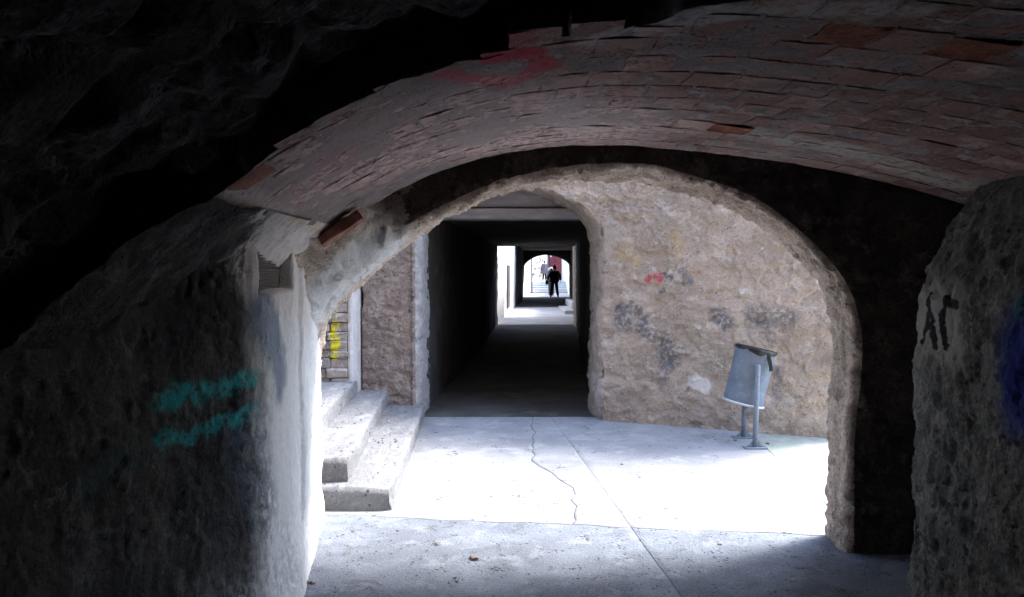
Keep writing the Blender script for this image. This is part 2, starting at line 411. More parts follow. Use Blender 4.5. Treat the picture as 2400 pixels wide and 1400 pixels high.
M_step = wall_mat("step_cement", [(0.28, 0.28, 0.285), (0.21, 0.21, 0.215), (0.34, 0.34, 0.34)], scale=2.4, stretch=(1, .35, 1), bump=0.9, bscale=30, bdist=0.012, speck=0.3, chip=(0.27, 0.265, 0.26), chip_s=5, chip_t=.6, pits=.7, pit_s=26)
M_stone = wall_mat("wall_stone", [(0.42, 0.36, 0.32), (0.32, 0.27, 0.24), (0.50, 0.45, 0.42)], scale=5, rand=0.2, proj=OW,
    strokes=[((-1.78, 0, 1.10), (-1.785, 0, .70), .035, .3, (0.72, 0.60, 0.02), 1.0), ((-1.83, 0, 1.12), (-1.76, 0, 1.10), .03, .5, (0.10, 0.14, 0.15), .8), ((-1.80, 0, .78), (-1.75, 0, .90), .03, .4, (0.72, 0.60, 0.02), .9)],
    bump=0.9, bscale=26, bdist=0.014, speck=0.35)
M_ground = wall_mat("earth", [(0.20, 0.19, 0.18), (0.15, 0.145, 0.14), (0.24, 0.23, 0.22)], scale=0.7, bump=0.4, bscale=20)
M_lane = wall_mat("lane_concrete", [(0.46, 0.45, 0.445), (0.38, 0.37, 0.365), (0.52, 0.51, 0.50)], scale=0.9, bump=0.4, bscale=18, speck=0.2)
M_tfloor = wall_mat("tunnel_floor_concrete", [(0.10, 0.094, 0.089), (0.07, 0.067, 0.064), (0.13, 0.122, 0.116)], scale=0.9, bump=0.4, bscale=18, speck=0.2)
M_house = wall_mat("house_render", [(0.42, 0.38, 0.34), (0.36, 0.32, 0.29), (0.47, 0.43, 0.40)], scale=0.8, bump=0.5, bscale=10)
M_zinc = plain("galvanised_steel", (0.135, 0.16, 0.20), rough=0.7, metal=0.0, var=0.2, sc=6)
M_post = plain("post_steel", (0.17, 0.20, 0.25), rough=0.65, metal=0.0, var=0.15)
M_rim = plain("rim_steel", (0.55, 0.58, 0.62), rough=0.4, metal=0.3)
M_bag = plain("bin_bag", (0.006, 0.0065, 0.009), rough=0.28, var=0.3, sc=30, bump=0.8)
M_hollow = plain("grooved_clay", (0.13, 0.115, 0.105), rough=0.9)
M_dark = plain("dark_interior", (0.03, 0.03, 0.03), rough=0.9)
M_door = plain("maroon_door", (0.13, 0.02, 0.03), rough=0.7, var=0.25, sc=2)
M_cloth = plain("black_cloth", (0.012, 0.012, 0.014), rough=0.9)
M_coat = plain("grey_coat_cloth", (0.13, 0.12, 0.15), rough=0.9)
M_skin = plain("skin", (0.42, 0.27, 0.21), rough=0.6)
M_hair = plain("dark_hair", (0.02, 0.015, 0.013), rough=0.7)
M_cap = plain("white_cap_cloth", (0.78, 0.77, 0.76), rough=0.9, var=0.04)
M_grey = plain("grey_cloth", (0.10, 0.10, 0.12), rough=0.9)
M_pipe = plain("drain_pipe_paint", (0.14, 0.13, 0.14), rough=0.6)

# ------------------------------------------------------------------ ground and pavement
bm = bmesh.new()
bmesh.ops.create_grid(bm, x_segments=8, y_segments=8, size=300)
bmesh.ops.translate(bm, vec=(0, 150, -0.06), verts=bm.verts)
tag(link("ground", bm_mesh("ground", bm), M_ground), kind="structure")

pave = tag(empty("pavement"), kind="structure")
def slab(xl, xr, yb, yt, n, m, mat, amp=0.004, parent=pave, name="slab"):
    ua = np.linspace(0, 1, n); va = np.linspace(0, 1, m); ua[1] = .0018; ua[-2] = 1 - .0018; va[1] = .001; va[-2] = 1 - .001
    u = ua[:, None] * np.ones((1, m)); v = va[None, :] * np.ones((n, 1))
    x = np.zeros_like(u) ; y = np.full_like(u, 1.0) * (yb(0) * (1 - v) + yt(0) * v)
    for _ in range(8):
        x = xl(y) + u * (xr(y) - xl(y))
        y = yb(x) * (1 - v) + yt(x) * v
    z = amp * fbm(np.stack([x * 2.2, y * 2.2, 0 * x], -1), 6, 0.6) + 0.4 * amp * noise(np.stack([x * .7, y * .7, 0 * x + 3], -1))
    P = np.stack([x, y, z], -1)
    # worn arris and skirt
    P = np.concatenate([P[:1] + [0, 0, 0], P, P[-1:]], 0); P[0, :, 2] -= .055; P[-1, :, 2] -= .055
    P = np.concatenate([P[:, :1], P, P[:, -1:]], 1); P[:, 0, 2] -= .055; P[:, -1, 2] -= .055
    P[1, :, 2] -= .002; P[-2, :, 2] -= .002; P[:, 1, 2] -= .002; P[:, -2, 2] -= .002
    return link(name, grid_mesh(name, P), mat, parent, smooth=True)
J = lambda x: 5.02 - 0.134 * x + 0.012 * np.sin(np.asarray(x) * 5) + 0.006 * np.sin(np.asarray(x) * 17)
K = lambda y: 1.156 - 0.085 * y
MM = lambda y: 1.725 + 0.076 * y
ck = np.array([(9.5, .26), (8.7, .22), (7.39, .198), (7.0, .18), (6.645, .171), (6.45, .23), (6.2, .332), (5.95, .40), (5.687, .442), (5.4, .43), (5.124, .385), (4.5, .34)])[::-1]
CK = lambda y: np.interp(y, ck[:, 0], ck[:, 1]) + 0.05 * fbm(np.stack([np.asarray(y) * 3.0, 0 * np.asarray(y), 0 * np.asarray(y)], -1), 5, .6)
g = 0.0015
slab(lambda y: -2.2 + 0 * y, lambda y: K(y) - g, lambda x: -4 + 0 * x, lambda x: J(x) - g, 90, 200, M_floor, .007)
slab(lambda y: K(y) + g, lambda y: 2.7 + 0 * y, lambda x: -4 + 0 * x, lambda x: J(x) - g, 60, 200, M_floor, .007)
slab(lambda y: -6 + 0 * y, lambda y: CK(y) - .0022, lambda x: J(x) + g, lambda x: 8.62 + 0 * x, 100, 120, M_conc)
slab(lambda y: CK(y) + .0022, lambda y: K(y) - g, lambda x: J(x) + g, lambda x: 8.62 + 0 * x, 30, 120, M_conc)
slab(lambda y: K(y) + g, lambda y: MM(y) - g, lambda x: J(x) + g, lambda x: 8.62 + 0 * x, 50, 120, M_conc)
slab(lambda y: MM(y) + g, lambda y: 8.0 + 0 * y, lambda x: J(x) + g, lambda x: 8.62 + 0 * x, 60, 90, M_moss)
lane = tag(empty("lane", (0, 26, 0)), kind="structure")
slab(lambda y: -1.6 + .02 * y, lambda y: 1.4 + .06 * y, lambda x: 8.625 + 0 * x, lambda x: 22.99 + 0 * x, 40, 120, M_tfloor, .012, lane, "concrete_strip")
slab(lambda y: -8 + 0 * y, lambda y: 9 + 0 * y, lambda x: 23.0 + 0 * x, lambda x: 33.4 + 0 * x, 40, 60, M_lane, .012, lane, "concrete_strip")
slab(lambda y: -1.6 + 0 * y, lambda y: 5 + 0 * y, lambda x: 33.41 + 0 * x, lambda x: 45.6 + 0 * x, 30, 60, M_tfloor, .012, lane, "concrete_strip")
slab(lambda y: -3 + 0 * y, lambda y: 8 + 0 * y, lambda x: 45.61 + 0 * x, lambda x: 52.2 + 0 * x, 30, 40, M_lane, .012, lane, "concrete_strip")

# ------------------------------------------------------------------ near passage: left wall
def wall_sheet(name, plan, z0, z1, nx, nz, disp, mat, flare=None, parent=None, flip=False, back=0.35):
    """thick wall: a displaced face along a plan line, turned back at both ends and closed over the top"""
    pl = smooth_poly(plan, nx, 4, 2)
    zz = np.linspace(z0, z1, nz)
    P = np.zeros((nx, nz, 3))
    P[..., 0] = pl[:, 0][:, None]; P[..., 1] = pl[:, 1][:, None]; P[..., 2] = zz[None, :]
    if flare is not None: P = flare(P)
    n = grid_normals(P) * (-1 if flip else 1)
    Q = P + n * disp(P)[..., None]
    bk = P - n * back; bk[..., 2] = P[..., 2]
    top = np.concatenate([Q, bk[:, -1:]], 1)
    bk2 = np.concatenate([bk, bk[:, -1:]], 1)
    full = np.concatenate([bk2[:1], top, bk2[-1:]], 0)
    return link(name, grid_mesh(name, full, flip), mat, parent, smooth=True)

def rough_disp(P, big=0.03, small=0.012, sc=3.0, st=(1, 1, 1)):
    q = P * np.array(st)
    fl = fbm(q * sc * 1.6 + 31, 5, .6)
    return small * .9 * (sm(.05, .09, fl) - sm(.32, .36, fl)) + small * .55 * fbm(q * sc * 15, 3, .6) + big * fbm(q * sc, 4) * 1.2 + small * (fbm(q * sc * 6, 4, .6) * 1.2 - 0.8 * np.maximum(0, noise(q * sc * 5 + 40) - .25))

lw = tag(empty("plastered_wall", (-1.1, 3.8, 0)), "left passage wall with teal spray paint, pale and lit beside the arch", "wall")
plan_l = [(-1.62, .4), (-1.60, 1.2), (-1.52, 1.8), (-1.36, 2.3), (-1.22, 2.75), (-1.08, 3.08), (-1.005, 3.28), (-1.03, 3.7), (-1.06, 3.95), (-1.15, 4.55), (-1.215, 5.0), (-1.25, 5.16), (-1.6, 5.22), (-2.4, 5.22)]
NICHE = (3.26, 3.80, 1.505, 1.775)
def flare_l(P):
    z = P[..., 2]
    P = P.copy()
    P[..., 0] += 0.10 * (1 - sm(0.0, 0.9, z)) * sm(3.4, 2.6, P[..., 1])      # battered foot deeper in the passage
    P[..., 0] += 0.03 * (1 - sm(0.0, 0.35, z))
    return P
def disp_l(P):
    y, z = P[..., 1], P[..., 2]
    d = rough_disp(P, .018, .0055, 2.8, (1, 1, .9)) * (1 - .3 * sm(3.1, 3.5, P[..., 1]))
    w = .012 * fbm(P * 9, 3)
    inn = sm(NICHE[0] - .015, NICHE[0] + .015, y + w) * sm(NICHE[1] + .015, NICHE[1] - .015, y + w) * sm(NICHE[2] - .012, NICHE[2] + .012, z + w) * sm(NICHE[3] + .012, NICHE[3] - .012, z + w)
    d = d * (1 - .85 * inn) - .085 * inn
    d += .035 * sm(NICHE[3] + .02, NICHE[3] + .06, z + w) * sm(3.1, 3.25, y)      # ledge under the vault
    d += .02 * sm(4.02, 4.06, y + .03 * fbm(P * 4, 3)) * sm(.2, .4, z)           # plaster coat edge towards the jamb
    return d
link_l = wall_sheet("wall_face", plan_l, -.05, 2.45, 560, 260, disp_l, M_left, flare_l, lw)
# grooved hollow clay brick in its niche
bm = bmesh.new()
ng = 24; z0, z1 = NICHE[2] - .01, NICHE[3] + .01
ys = np.linspace(NICHE[0] - .02, NICHE[1] + .02, 12)
rows = []
for i in range(ng * 4 + 1):
    z = z0 + (z1 - z0) * i / (ng * 4)
    dep = [0, .007, .007, 0][i % 4]
    rows.append([bm.verts.new((-1.0 - .09 * (y - 3.28) - .058 + dep + .003 * math.sin(y * 9), y, z)) for y in ys])
for a, b in zip(rows, rows[1:]):
    for k in range(len(ys) - 1): bm.faces.new((a[k], a[k + 1], b[k + 1], b[k]))
bk = [[bm.verts.new((-1.22, y, z)) for z in (z0, z1)] for y in (ys[0], ys[-1])]
bm.faces.new((rows[0][0], rows[0][-1], bk[1][0], bk[0][0])); bm.faces.new((rows[-1][0], bk[0][1], bk[1][1], rows[-1][-1]))
link("hollow_brick", bm_mesh("hollow_brick", bm), M_hollow, lw)["label"] = "dark grooved clay brick set in a niche"

# right wall
rw = tag(empty("rubble_wall", (1.95, 3.4, 0)), "dark rough right passage wall with black and blue spray paint", "wall")
plan_r = [(1.87, .8), (1.89, 2.6), (1.91, 3.3), (1.915, 3.72), (1.95, 3.86), (2.12, 3.96), (2.45, 4.02), (2.9, 4.05)]
def flare_r(P):
    P = P.copy(); z = P[..., 2]
    P[..., 0] += .50 * np.clip((z - 1.42) / .84, 0, 2) ** 1.6 + .03 * sm(.5, 0, z) * -1
    return P
def disp_r(P): return rough_disp(P, .024, .012, 3.2, (1, 1, .7))
wall_sheet("wall_face", plan_r, -.05, 2.5, 330, 220, disp_r, M_right, flare_r, rw, flip=True)

# ------------------------------------------------------------------ vault over the near passage
VPROF = [(-1.75, .95), (-1.45, 1.30), (-1.2, 1.53), (-.98, 1.765), (-.76, 1.925), (-.44, 2.095), (-.11, 2.195), (.25, 2.245), (.65, 2.245), (1.05, 2.205), (1.4, 2.165), (1.78, 2.095), (2.15, 2.005), (2.5, 1.90), (2.85, 1.77)]
VP_S = smooth_poly(VPROF, 400, 8, 2)
VS = np.r_[0, np.cumsum(np.linalg.norm(np.diff(VP_S, axis=0), axis=1))]
VT = np.gradient(VP_S, axis=0); VT /= np.linalg.norm(VT, axis=1)[:, None]
def vault_pt(s, y, off):
    x = np.interp(s, VS, VP_S[:, 0]); z = np.interp(s, VS, VP_S[:, 1])
    tx = np.interp(s, VS, VT[:, 0]); tz = np.interp(s, VS, VT[:, 1])
    return np.stack([x - tz * off, y + 0 * x, z + tx * off], -1)
def s_at_x(x): return np.interp(x, VP_S[:, 0], VS)
def edge_y(x):
    return np.interp(x, [-1.5, -1.07, -.85, -.3, 0, .35, .6, .9, 2.5], [2.1, 2.2, 2.40, 2.24, 2.2, 2.08, 1.86, 1.45, 1.2])
ss = np.linspace(VS[5], VS[-5], 300); yy = np.linspace(-1.5, 4.33, 380)
S, Y = np.meshgrid(ss, yy, indexing='ij')
base = vault_pt(S, Y, 0.085)
nrm = vault_pt(S, Y, 0.0) - vault_pt(S, Y, 1.0)
cz = cells(base * np.array([4.6, 3.6, 5.5]) + .25 * fbm(base * 2, 2)[..., None])
dsp = .05 * np.minimum(cz, .45) / .45 - .04 + .05 * fbm(base * 1.6, 3) + .025 * fbm(base * 8, 5, .65)
rub = base + nrm * dsp[..., None]
rub[..., 2] += .12 * sm(2.2, 1.2, Y) * sm(-1.2, -.2, base[..., 0])
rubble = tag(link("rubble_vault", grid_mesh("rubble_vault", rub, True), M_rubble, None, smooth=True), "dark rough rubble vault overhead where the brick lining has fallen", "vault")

bv = tag(empty("brick_vault", (0.3, 3.2, 2.2)), "pink limewashed brick vault with a ragged broken edge and red spray paint", "vault")
# mortar bed the bricks are set in, its near edge following the break
x_lo, x_hi = -.93, 2.5
sb = np.linspace(s_at_x(x_lo), s_at_x(x_hi), 330)
xb = np.interp(sb, VS, VP_S[:, 0])
eb = edge_y(xb) + .035 + .11 * fbm(np.stack([sb * 5, 0 * sb, 0 * sb], -1), 4, .6) + .03
vv = np.linspace(0, 1, 170)
Yb = eb[:, None] * (1 - vv) + 4.24 * vv
Sb = np.repeat(sb[:, None], 170, 1)
bed = vault_pt(Sb, Yb, 0.0008)
nb = vault_pt(Sb, Yb, 0.0) - vault_pt(Sb, Yb, 1.0)
bed += nb * (.004 * fbm(bed * 5, 4) + .003 * fbm(bed * 16, 3) - .002
             + .0035 * sm(.0, .35, fbm(bed * 1.7 + 5, 3) + .35 * sm(.5, -.5, bed[..., 0])))[..., None]
lip = vault_pt(Sb[:, :1], Yb[:, :1] + .01, .12); lip2 = vault_pt(Sb[:, -1:], Yb[:, -1:], .14)
bed = np.concatenate([lip, bed, lip2], 1)
link("mortar_bed", grid_mesh("mortar_bed", bed, True), M_mortar, bv, smooth=True)
# plastered haunch that carries the lining down to the left wall
sh = np.linspace(s_at_x(-1.6), s_at_x(x_lo + .03), 120); xh = np.interp(sh, VS, VP_S[:, 0])
eh = edge_y(xh) + .06 * fbm(np.stack([sh * 3.3, 0 * sh + 2, 0 * sh], -1), 4)
vh = np.linspace(0, 1, 170)
Yh = eh[:, None] * (1 - vh) + 4.30 * vh; Sh = np.repeat(sh[:, None], 170, 1)
hau = vault_pt(Sh, Yh, 0.0); nh = vault_pt(Sh, Yh, 0.0) - vault_pt(Sh, Yh, 1.0)
hau += nh * (.03 * fbm(hau * 3, 4) + .012 * fbm(hau * 14, 3, .6) + .012)[..., None]
hau = np.concatenate([vault_pt(Sh[:, :1], Yh[:, :1] + .01, .13), hau], 1)
me = grid_mesh("haunch", hau, True); link("haunch", me, M_left, lw, smooth=True)
me.materials.append(M_rubble)                          # near part takes the dark rubble material, merging into the ceiling
cen = np.zeros(len(me.polygons) * 3); me.polygons.foreach_get("center", cen); cen = cen.reshape(-1, 3)
me.polygons.foreach_set("material_index", (cen[:, 1] + .25 * fbm(cen * 5, 4) < 2.85).astype(np.int32))

def brick_mesh(name, L, W, T, seed, rough=0.004):
    r = random.Random(seed)
    bm = bmesh.new()
    def j(a): return r.uniform(-a, a)
    lay = []
    for (k, z) in ((1.0, T), (1.0, .006), (.965, 0)):
        ring = []
        for (sx, sy) in ((-1, -1), (0, -1), (1, -1), (1, 0), (1, 1), (0, 1), (-1, 1), (-1, 0)):
            ring.append(bm.verts.new((sx * L / 2 * k + j(rough), sy * W / 2 * k + j(rough), z + j(rough * .6))))
        lay.append(ring)
    for a, b in zip(lay, lay[1:]):
        for i in range(8): bm.faces.new((a[i], a[(i + 1) % 8], b[(i + 1) % 8], b[i]))
    c = bm.verts.new((0, 0, j(rough)))
    for i in range(8): bm.faces.new((lay[-1][i], lay[-1][(i + 1) % 8], c))
    bm.faces.new(lay[0])
    return bm_mesh(name, bm)
BL, BW = .166, .198       # along the arc, along the passage
variants = [brick_mesh("brick", BL - .008 - .003 * (i % 3), BW - .008 - .003 * (i % 2), .06, 100 + i, .005) for i in range(10)]
for v in variants: v.materials.append(M_brick)
red_v = [brick_mesh("brick_red", BL - .012, BW - .03, .06, 300 + i, .012) for i in range(2)]
for v in red_v: v.materials.append(M_redbrick)
tooth_v = brick_mesh("brick_dusty", BL - .015, BW - .02, .06, 350, .006); tooth_v.materials.append(M_tooth)
red_at = [(1.03, 3.62), (.86, 2.08), (1.18, 2.25)]
rb = random.Random(5)
bricks = []
ncourse = int((4.24 - 1.25) / BW) + 1
for k in range(ncourse):
    yc = 4.24 - BW * (k + .5)
    s = s_at_x(x_lo + .02) + (BL / 2 if k % 2 else 0) + rb.uniform(-.03, .03)
    while s < s_at_x(x_hi) - BL / 2:
        sc = s + BL / 2; s += BL
        x = float(np.interp(sc, VS, VP_S[:, 0]))
        over = yc - edge_y(x)
        if over < .02 + rb.uniform(-.08, .10): continue
        bricks.append((sc, yc, x, over))
for (sc, yc, x, over) in bricks:
    isred = any(abs(x - a) < BL * .5 and abs(yc - b) < BW * .5 for a, b in red_at)
    me = rb.choice(red_v) if isred else rb.choice(variants)
    if x < -.78 and yc < 2.75 and not isred: me = tooth_v
    prox = rb.uniform(-.0012, .0022)  + (.004 if isred else 0)
    if over < .2: prox += rb.uniform(-.003, .002)
    p = vault_pt(np.array(sc), np.array(yc), -prox)
    tx = float(np.interp(sc, VS, VT[:, 0])); tz = float(np.interp(sc, VS, VT[:, 1]))
    t = Vector((tx, 0, tz)); n = Vector((-tz, 0, tx)); yv = n.cross(t)
    R = Matrix((t, yv, n)).transposed().to_4x4()
    R = R @ Matrix.Rotation(rb.uniform(-.02, .02), 4, 'Z') @ Matrix.Rotation(rb.uniform(-.008, .008), 4, 'X')
    o = bpy.data.objects.new("brick", me); col.objects.link(o)
    o.parent = bv
    if over < .14:                              # broken ends along the ragged edge
        k_ = rb.uniform(.45, 1.0); R = R @ Matrix.Translation((0, (1 - k_) * BW / 2 * yv.y, 0)) @ Matrix.Diagonal((rb.uniform(.8, 1), k_, 1, 1))
    o.matrix_local = Matrix.Translation(Vector(p) - bv.location) @ R

# ------------------------------------------------------------------ the rough arch at the mouth of the passage
arch = tag(empty("stone_arch", (0.35, 4.7, 0)), "rough mortared arch framing the lit courtyard, its near face in shadow", "arch")
APROF = [(-1.25, -.06), (-1.24, .7), (-1.215, 1.13), (-1.14, 1.34), (-.94, 1.53), (-.5, 1.865), (-.03, 2.075), (.4, 2.155), (.78, 2.148), (1.34, 1.975), (1.66, 1.72), (1.84, 1.52), (1.925, 1.28), (1.92, 1.0), (1.885, .7), (1.89, .3), (1.89, -.06)]
ap = smooth_poly(APROF, 520, 9, 2)
at = np.gradient(ap, axis=0); at /= np.linalg.norm(at, axis=1)[:, None]
an = np.stack([-at[:, 1], at[:, 0]], 1)                # outward, away from the opening
yf = np.interp(ap[:, 0], [-1.3, 0, 1.9], [4.40, 4.40, 4.47]); yb_ = np.interp(ap[:, 0], [-1.3, 1.9], [5.14, 4.79])
sec = []
for o_ in list(np.linspace(1.6, .3, 14)) + list(np.linspace(.26, .03, 16)): sec.append((o_ ** 1.0, 0.0))
sec += [(.012, .012 / .5)]
for t_ in np.linspace(.05, .95, 34): sec.append((0.0, t_))
sec += [(.012, .985)]
for o_ in np.linspace(.05, 2.2, 20): sec.append((o_, 1.0))
P = np.zeros((len(ap), len(sec), 3))
for j_, (o_, t_) in enumerate(sec):
    P[:, j_, 0] = ap[:, 0] + an[:, 0] * o_; P[:, j_, 2] = ap[:, 1] + an[:, 1] * o_
    P[:, j_, 1] = yf * (1 - t_) + yb_ * t_
    if t_ < .03: P[:, j_, 1] -= 2.4 * min(o_, .25) * sm(-.5, -.85, ap[:, 0])
n = grid_normals(P)
rg = .35 + .65 * sm(-.9, -.3, P[..., 0]) * sm(1.7, 1.2, P[..., 0])
d = rough_disp(P, .028, .013, 2.8)
d += rg * (-.022 * sm(.1, .35, fbm(P * 6 + 3, 3)) + .005 * ridged(P * 14, 2)) + .008
low = sm(-.2, .1, P[..., 2])
Q = P + n * d[..., None] * -1 * low[..., None]
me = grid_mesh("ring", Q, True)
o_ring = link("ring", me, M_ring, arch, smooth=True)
me.materials.append(M_ring_dark)                            # the face towards the passage takes a darker tone than the ring
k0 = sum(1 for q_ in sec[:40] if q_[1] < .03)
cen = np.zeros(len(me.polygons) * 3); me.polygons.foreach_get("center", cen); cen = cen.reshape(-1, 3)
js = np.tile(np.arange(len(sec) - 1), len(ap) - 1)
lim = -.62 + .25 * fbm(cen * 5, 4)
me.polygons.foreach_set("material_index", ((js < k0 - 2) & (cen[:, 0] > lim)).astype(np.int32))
# loose red brick lodged over the left haunch
bm = bmesh.new(); box(bm, -.12, .12, -.055, .055, -.026, .026, .008)
bmesh.ops.subdivide_edges(bm, edges=[e for e in bm.edges if e.calc_length() > .04], cuts=4, use_grid_fill=True)
for v in bm.verts: v.co += Vector(noise(np.array([[v.co.x * 25 + q_, v.co.y * 25, v.co.z * 25] for q_ in (0, 7, 13)]))) * .012
R = Matrix.Translation((-.85, 4.0, 1.80)) @ Matrix.Rotation(math.radians(-35), 4, 'Y') @ Matrix.Rotation(.15, 4, 'Z')
bmesh.ops.transform(bm, matrix=R, verts=bm.verts)
link("brick", bm_mesh("loose_brick", bm), M_tooth, arch)["label"] = "red brick lodged above the left haunch"

# building mass round the near passage
house = tag(empty("house", (0, 0, 0)), "house over the near passage with its wall to the courtyard", "house")
def block(name, b, mat, parent, bev=0.01):
    bm = bmesh.new(); box(bm, *b, bev); return link(name, bm_mesh(name, bm), mat, parent)
block("upper_wall", (-7, 3.9, -5, 4.98, 2.72, 6.4), M_house, house)
block("side_wall", (-7, -1.95, -5, 4.85, -.03, 2.74), M_house, house)
block("side_wall", (2.62, 3.9, -5, 4.75, -.03, 2.75), M_house, house)
block("end_wall", (-1.97, 2.64, -4.9, -4.05, -.02, 2.73), M_rubble, house)

# ------------------------------------------------------------------ courtyard: opposite facade with the dark tunnel
def yfront(x):
    t = np.maximum(0, x - .85)
    return 8.44 - .45 * (np.sqrt(t * t + .01) - .1)
# right half: each row runs from deep inside the opening, round its edge, out along the facade
RP = [(.915, -.06), (.925, .8), (.94, 1.5), (.94, 1.85), (.895, 2.07), (.765, 2.22), (.59, 2.33), (.42, 2.405), (.27, 2.465), (.08, 2.495), (-.05, 2.50)]
rp = smooth_poly(RP, 230, 3, 1)
rp = np.concatenate([rp, np.stack([np.full(36, rp[-1, 0]), np.linspace(2.52, 3.35, 36)], 1)])
ins = np.linspace(1, 0, 14); fr = np.linspace(0, 1, 330) ** 1.08
rows = np.zeros((len(rp), len(ins) + len(fr), 3))
xmax = 3.2
for i_, (x0, z0) in enumerate(rp):
    up = max(0.0, (z0 - 2.50))
    rows[i_, :len(ins), 0] = x0 - .03 * np.sin(ins * 1.5)
    rows[i_, :len(ins), 1] = 8.44 + .05 + ins * .75
    rows[i_, :len(ins), 2] = z0
    xs = x0 + .03 + (xmax - x0 - .03) * fr
    rows[i_, len(ins):, 0] = xs; rows[i_, len(ins):, 1] = yfront(xs); rows[i_, len(ins):, 2] = z0
endc = np.repeat(rows[:, -1:, :], 6, 1); endc[..., 0] += .02; endc[..., 1] += np.array([.03, .2, .4, .6, .9, 1.2])[None, :]
rows = np.concatenate([rows, endc], 1)
n = grid_normals(rows)
pl = rows * np.array([1, 1, 1.35])
d = .018 * fbm(rows * 1.3, 3) + .011 * fbm(pl * 5, 5, .62) + .008 * ridged(pl * 6, 4) + .006 * fbm(rows * 30, 3, .6) - .018 * sm(.15, .26, noise(rows * 5 + 9)) + .011 * sm(-.03, .03, fbm(rows * 3.1, 4)) + .008 * sm(.02, .07, fbm(pl * 4.3 + 7, 4))
sgn = -1 if n[100, 120, 1] > 0 else 1
rows = rows + n * sgn * d[..., None]
opp = tag(empty("plaster_house", (2.5, 8.2, 0)), "house across the courtyard, rough brown plaster wall right of the dark tunnel", "house")
top = rows[-1:, :, :].copy(); top[..., 1] += .9
rows = np.concatenate([rows, top], 0)
link("wall", grid_mesh("facade_wall", rows, sgn > 0), M_oppo, opp, smooth=True)
# left part between tunnel and steps, with limewashed chamfers
zz = np.linspace(-.05, 3.35, 190)
plan = np.concatenate([polyline([(-1.60, 9.3), (-1.60, 8.56)], 8), polyline([(-1.585, 8.53), (-1.06, 8.50)], 70), polyline([(-1.065, 8.49), (-1.01, 8.52), (-.975, 8.60), (-.955, 9.2)], 36)])
P = np.zeros((len(plan), len(zz), 3)); P[..., 0] = plan[:, :1]; P[..., 1] = plan[:, 1:2]; P[..., 2] = zz
lean = sm(1.4, 2.5, P[..., 2]) * sm(-1.1, -.9, P[..., 0])
P[..., 0] += .9 * sm(2.08, 2.62, P[..., 2]) * sm(-1.07, -.96, P[..., 0])
n = grid_normals(P); sgn = -1 if n[40, 90, 1] > 0 else 1
pl = P * np.array([1, 1, 1.9])
P = P + n * sgn * (.02 * fbm(P * 2, 3) + .02 * fbm(pl * 6, 4, .6) + .018 * ridged(pl * 6, 3))[..., None]
k = 8 + 70
me = grid_mesh("facade_wall_left", P[:k + 3], sgn > 0); link("wall", me, M_oppo_left, opp, smooth=True)
me = grid_mesh("tunnel_reveal", P[k + 2:], sgn > 0); link("reveal", me, M_reveal2, opp, smooth=True)
# body of the house over and beside the tunnel
block("roof_slab", (-1.5, 3.08, 9.1, 22.95, 2.68, 3.32), M_house, opp)
block("sky_blocker", (-1.7, 3.0, 9.45, 22.5, 3.30, 13.0), M_house, opp)  # unseen mass added to cut sky light reaching the passage floor
bm = bmesh.new()
vs = [bm.verts.new(p) for p in ((1.75, 8.75, -.02), (3.1, 7.8, -.02), (3.1, 22.9, -.02), (1.75, 22.9, -.02))]
f = bm.faces.new(vs); r = bmesh.ops.extrude_face_region(bm, geom=[f])
bmesh.ops.translate(bm, vec=(0, 0, 2.75), verts=[v for v in r['geom'] if isinstance(v, bmesh.types.BMVert)])
link("house_body", bm_mesh("house_body", bm), M_house, opp)

tun = tag(empty("covered_passage", (.4, 15, 0)), "long dark covered passage running away beyond the courtyard", "passage")
def plan_wall(name, pts, z0, z1, mat, parent, amp=.03, res=.09, flip=False, thick=.3):
    L = sum(math.dist(a, b) for a, b in zip(pts, pts[1:]))
    return wall_sheet(name, pts, z0, z1, max(8, int(L / res)), max(8, int((z1 - z0) / res)), lambda P: rough_disp(P, amp, amp * .4, 1.6), mat, None, parent, flip, thick)
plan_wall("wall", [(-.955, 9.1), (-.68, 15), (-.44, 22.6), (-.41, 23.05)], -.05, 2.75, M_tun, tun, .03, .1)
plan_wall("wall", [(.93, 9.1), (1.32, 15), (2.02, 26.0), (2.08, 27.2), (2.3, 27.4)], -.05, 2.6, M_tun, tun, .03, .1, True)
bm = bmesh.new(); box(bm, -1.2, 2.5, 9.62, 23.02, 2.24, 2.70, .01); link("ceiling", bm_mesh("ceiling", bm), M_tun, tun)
bm = bmesh.new(); box(bm, -1.0, 1.2, 9.22, 9.6, 2.30, 2.69, .02); link("lintel", bm_mesh("lintel", bm), M_lintel, tun)
bm = bmesh.new(); box(bm, -1.0, 1.2, 9.14, 9.50, 2.165, 2.285, .02); link("beam", bm_mesh("beam", bm), M_lintel, tun)
bm = bmesh.new(); box(bm, 1.0, 2.6, 22.9, 27.3, 2.38, 2.72, .01); link("ceiling", bm_mesh("ceiling2", bm), M_tun, tun)

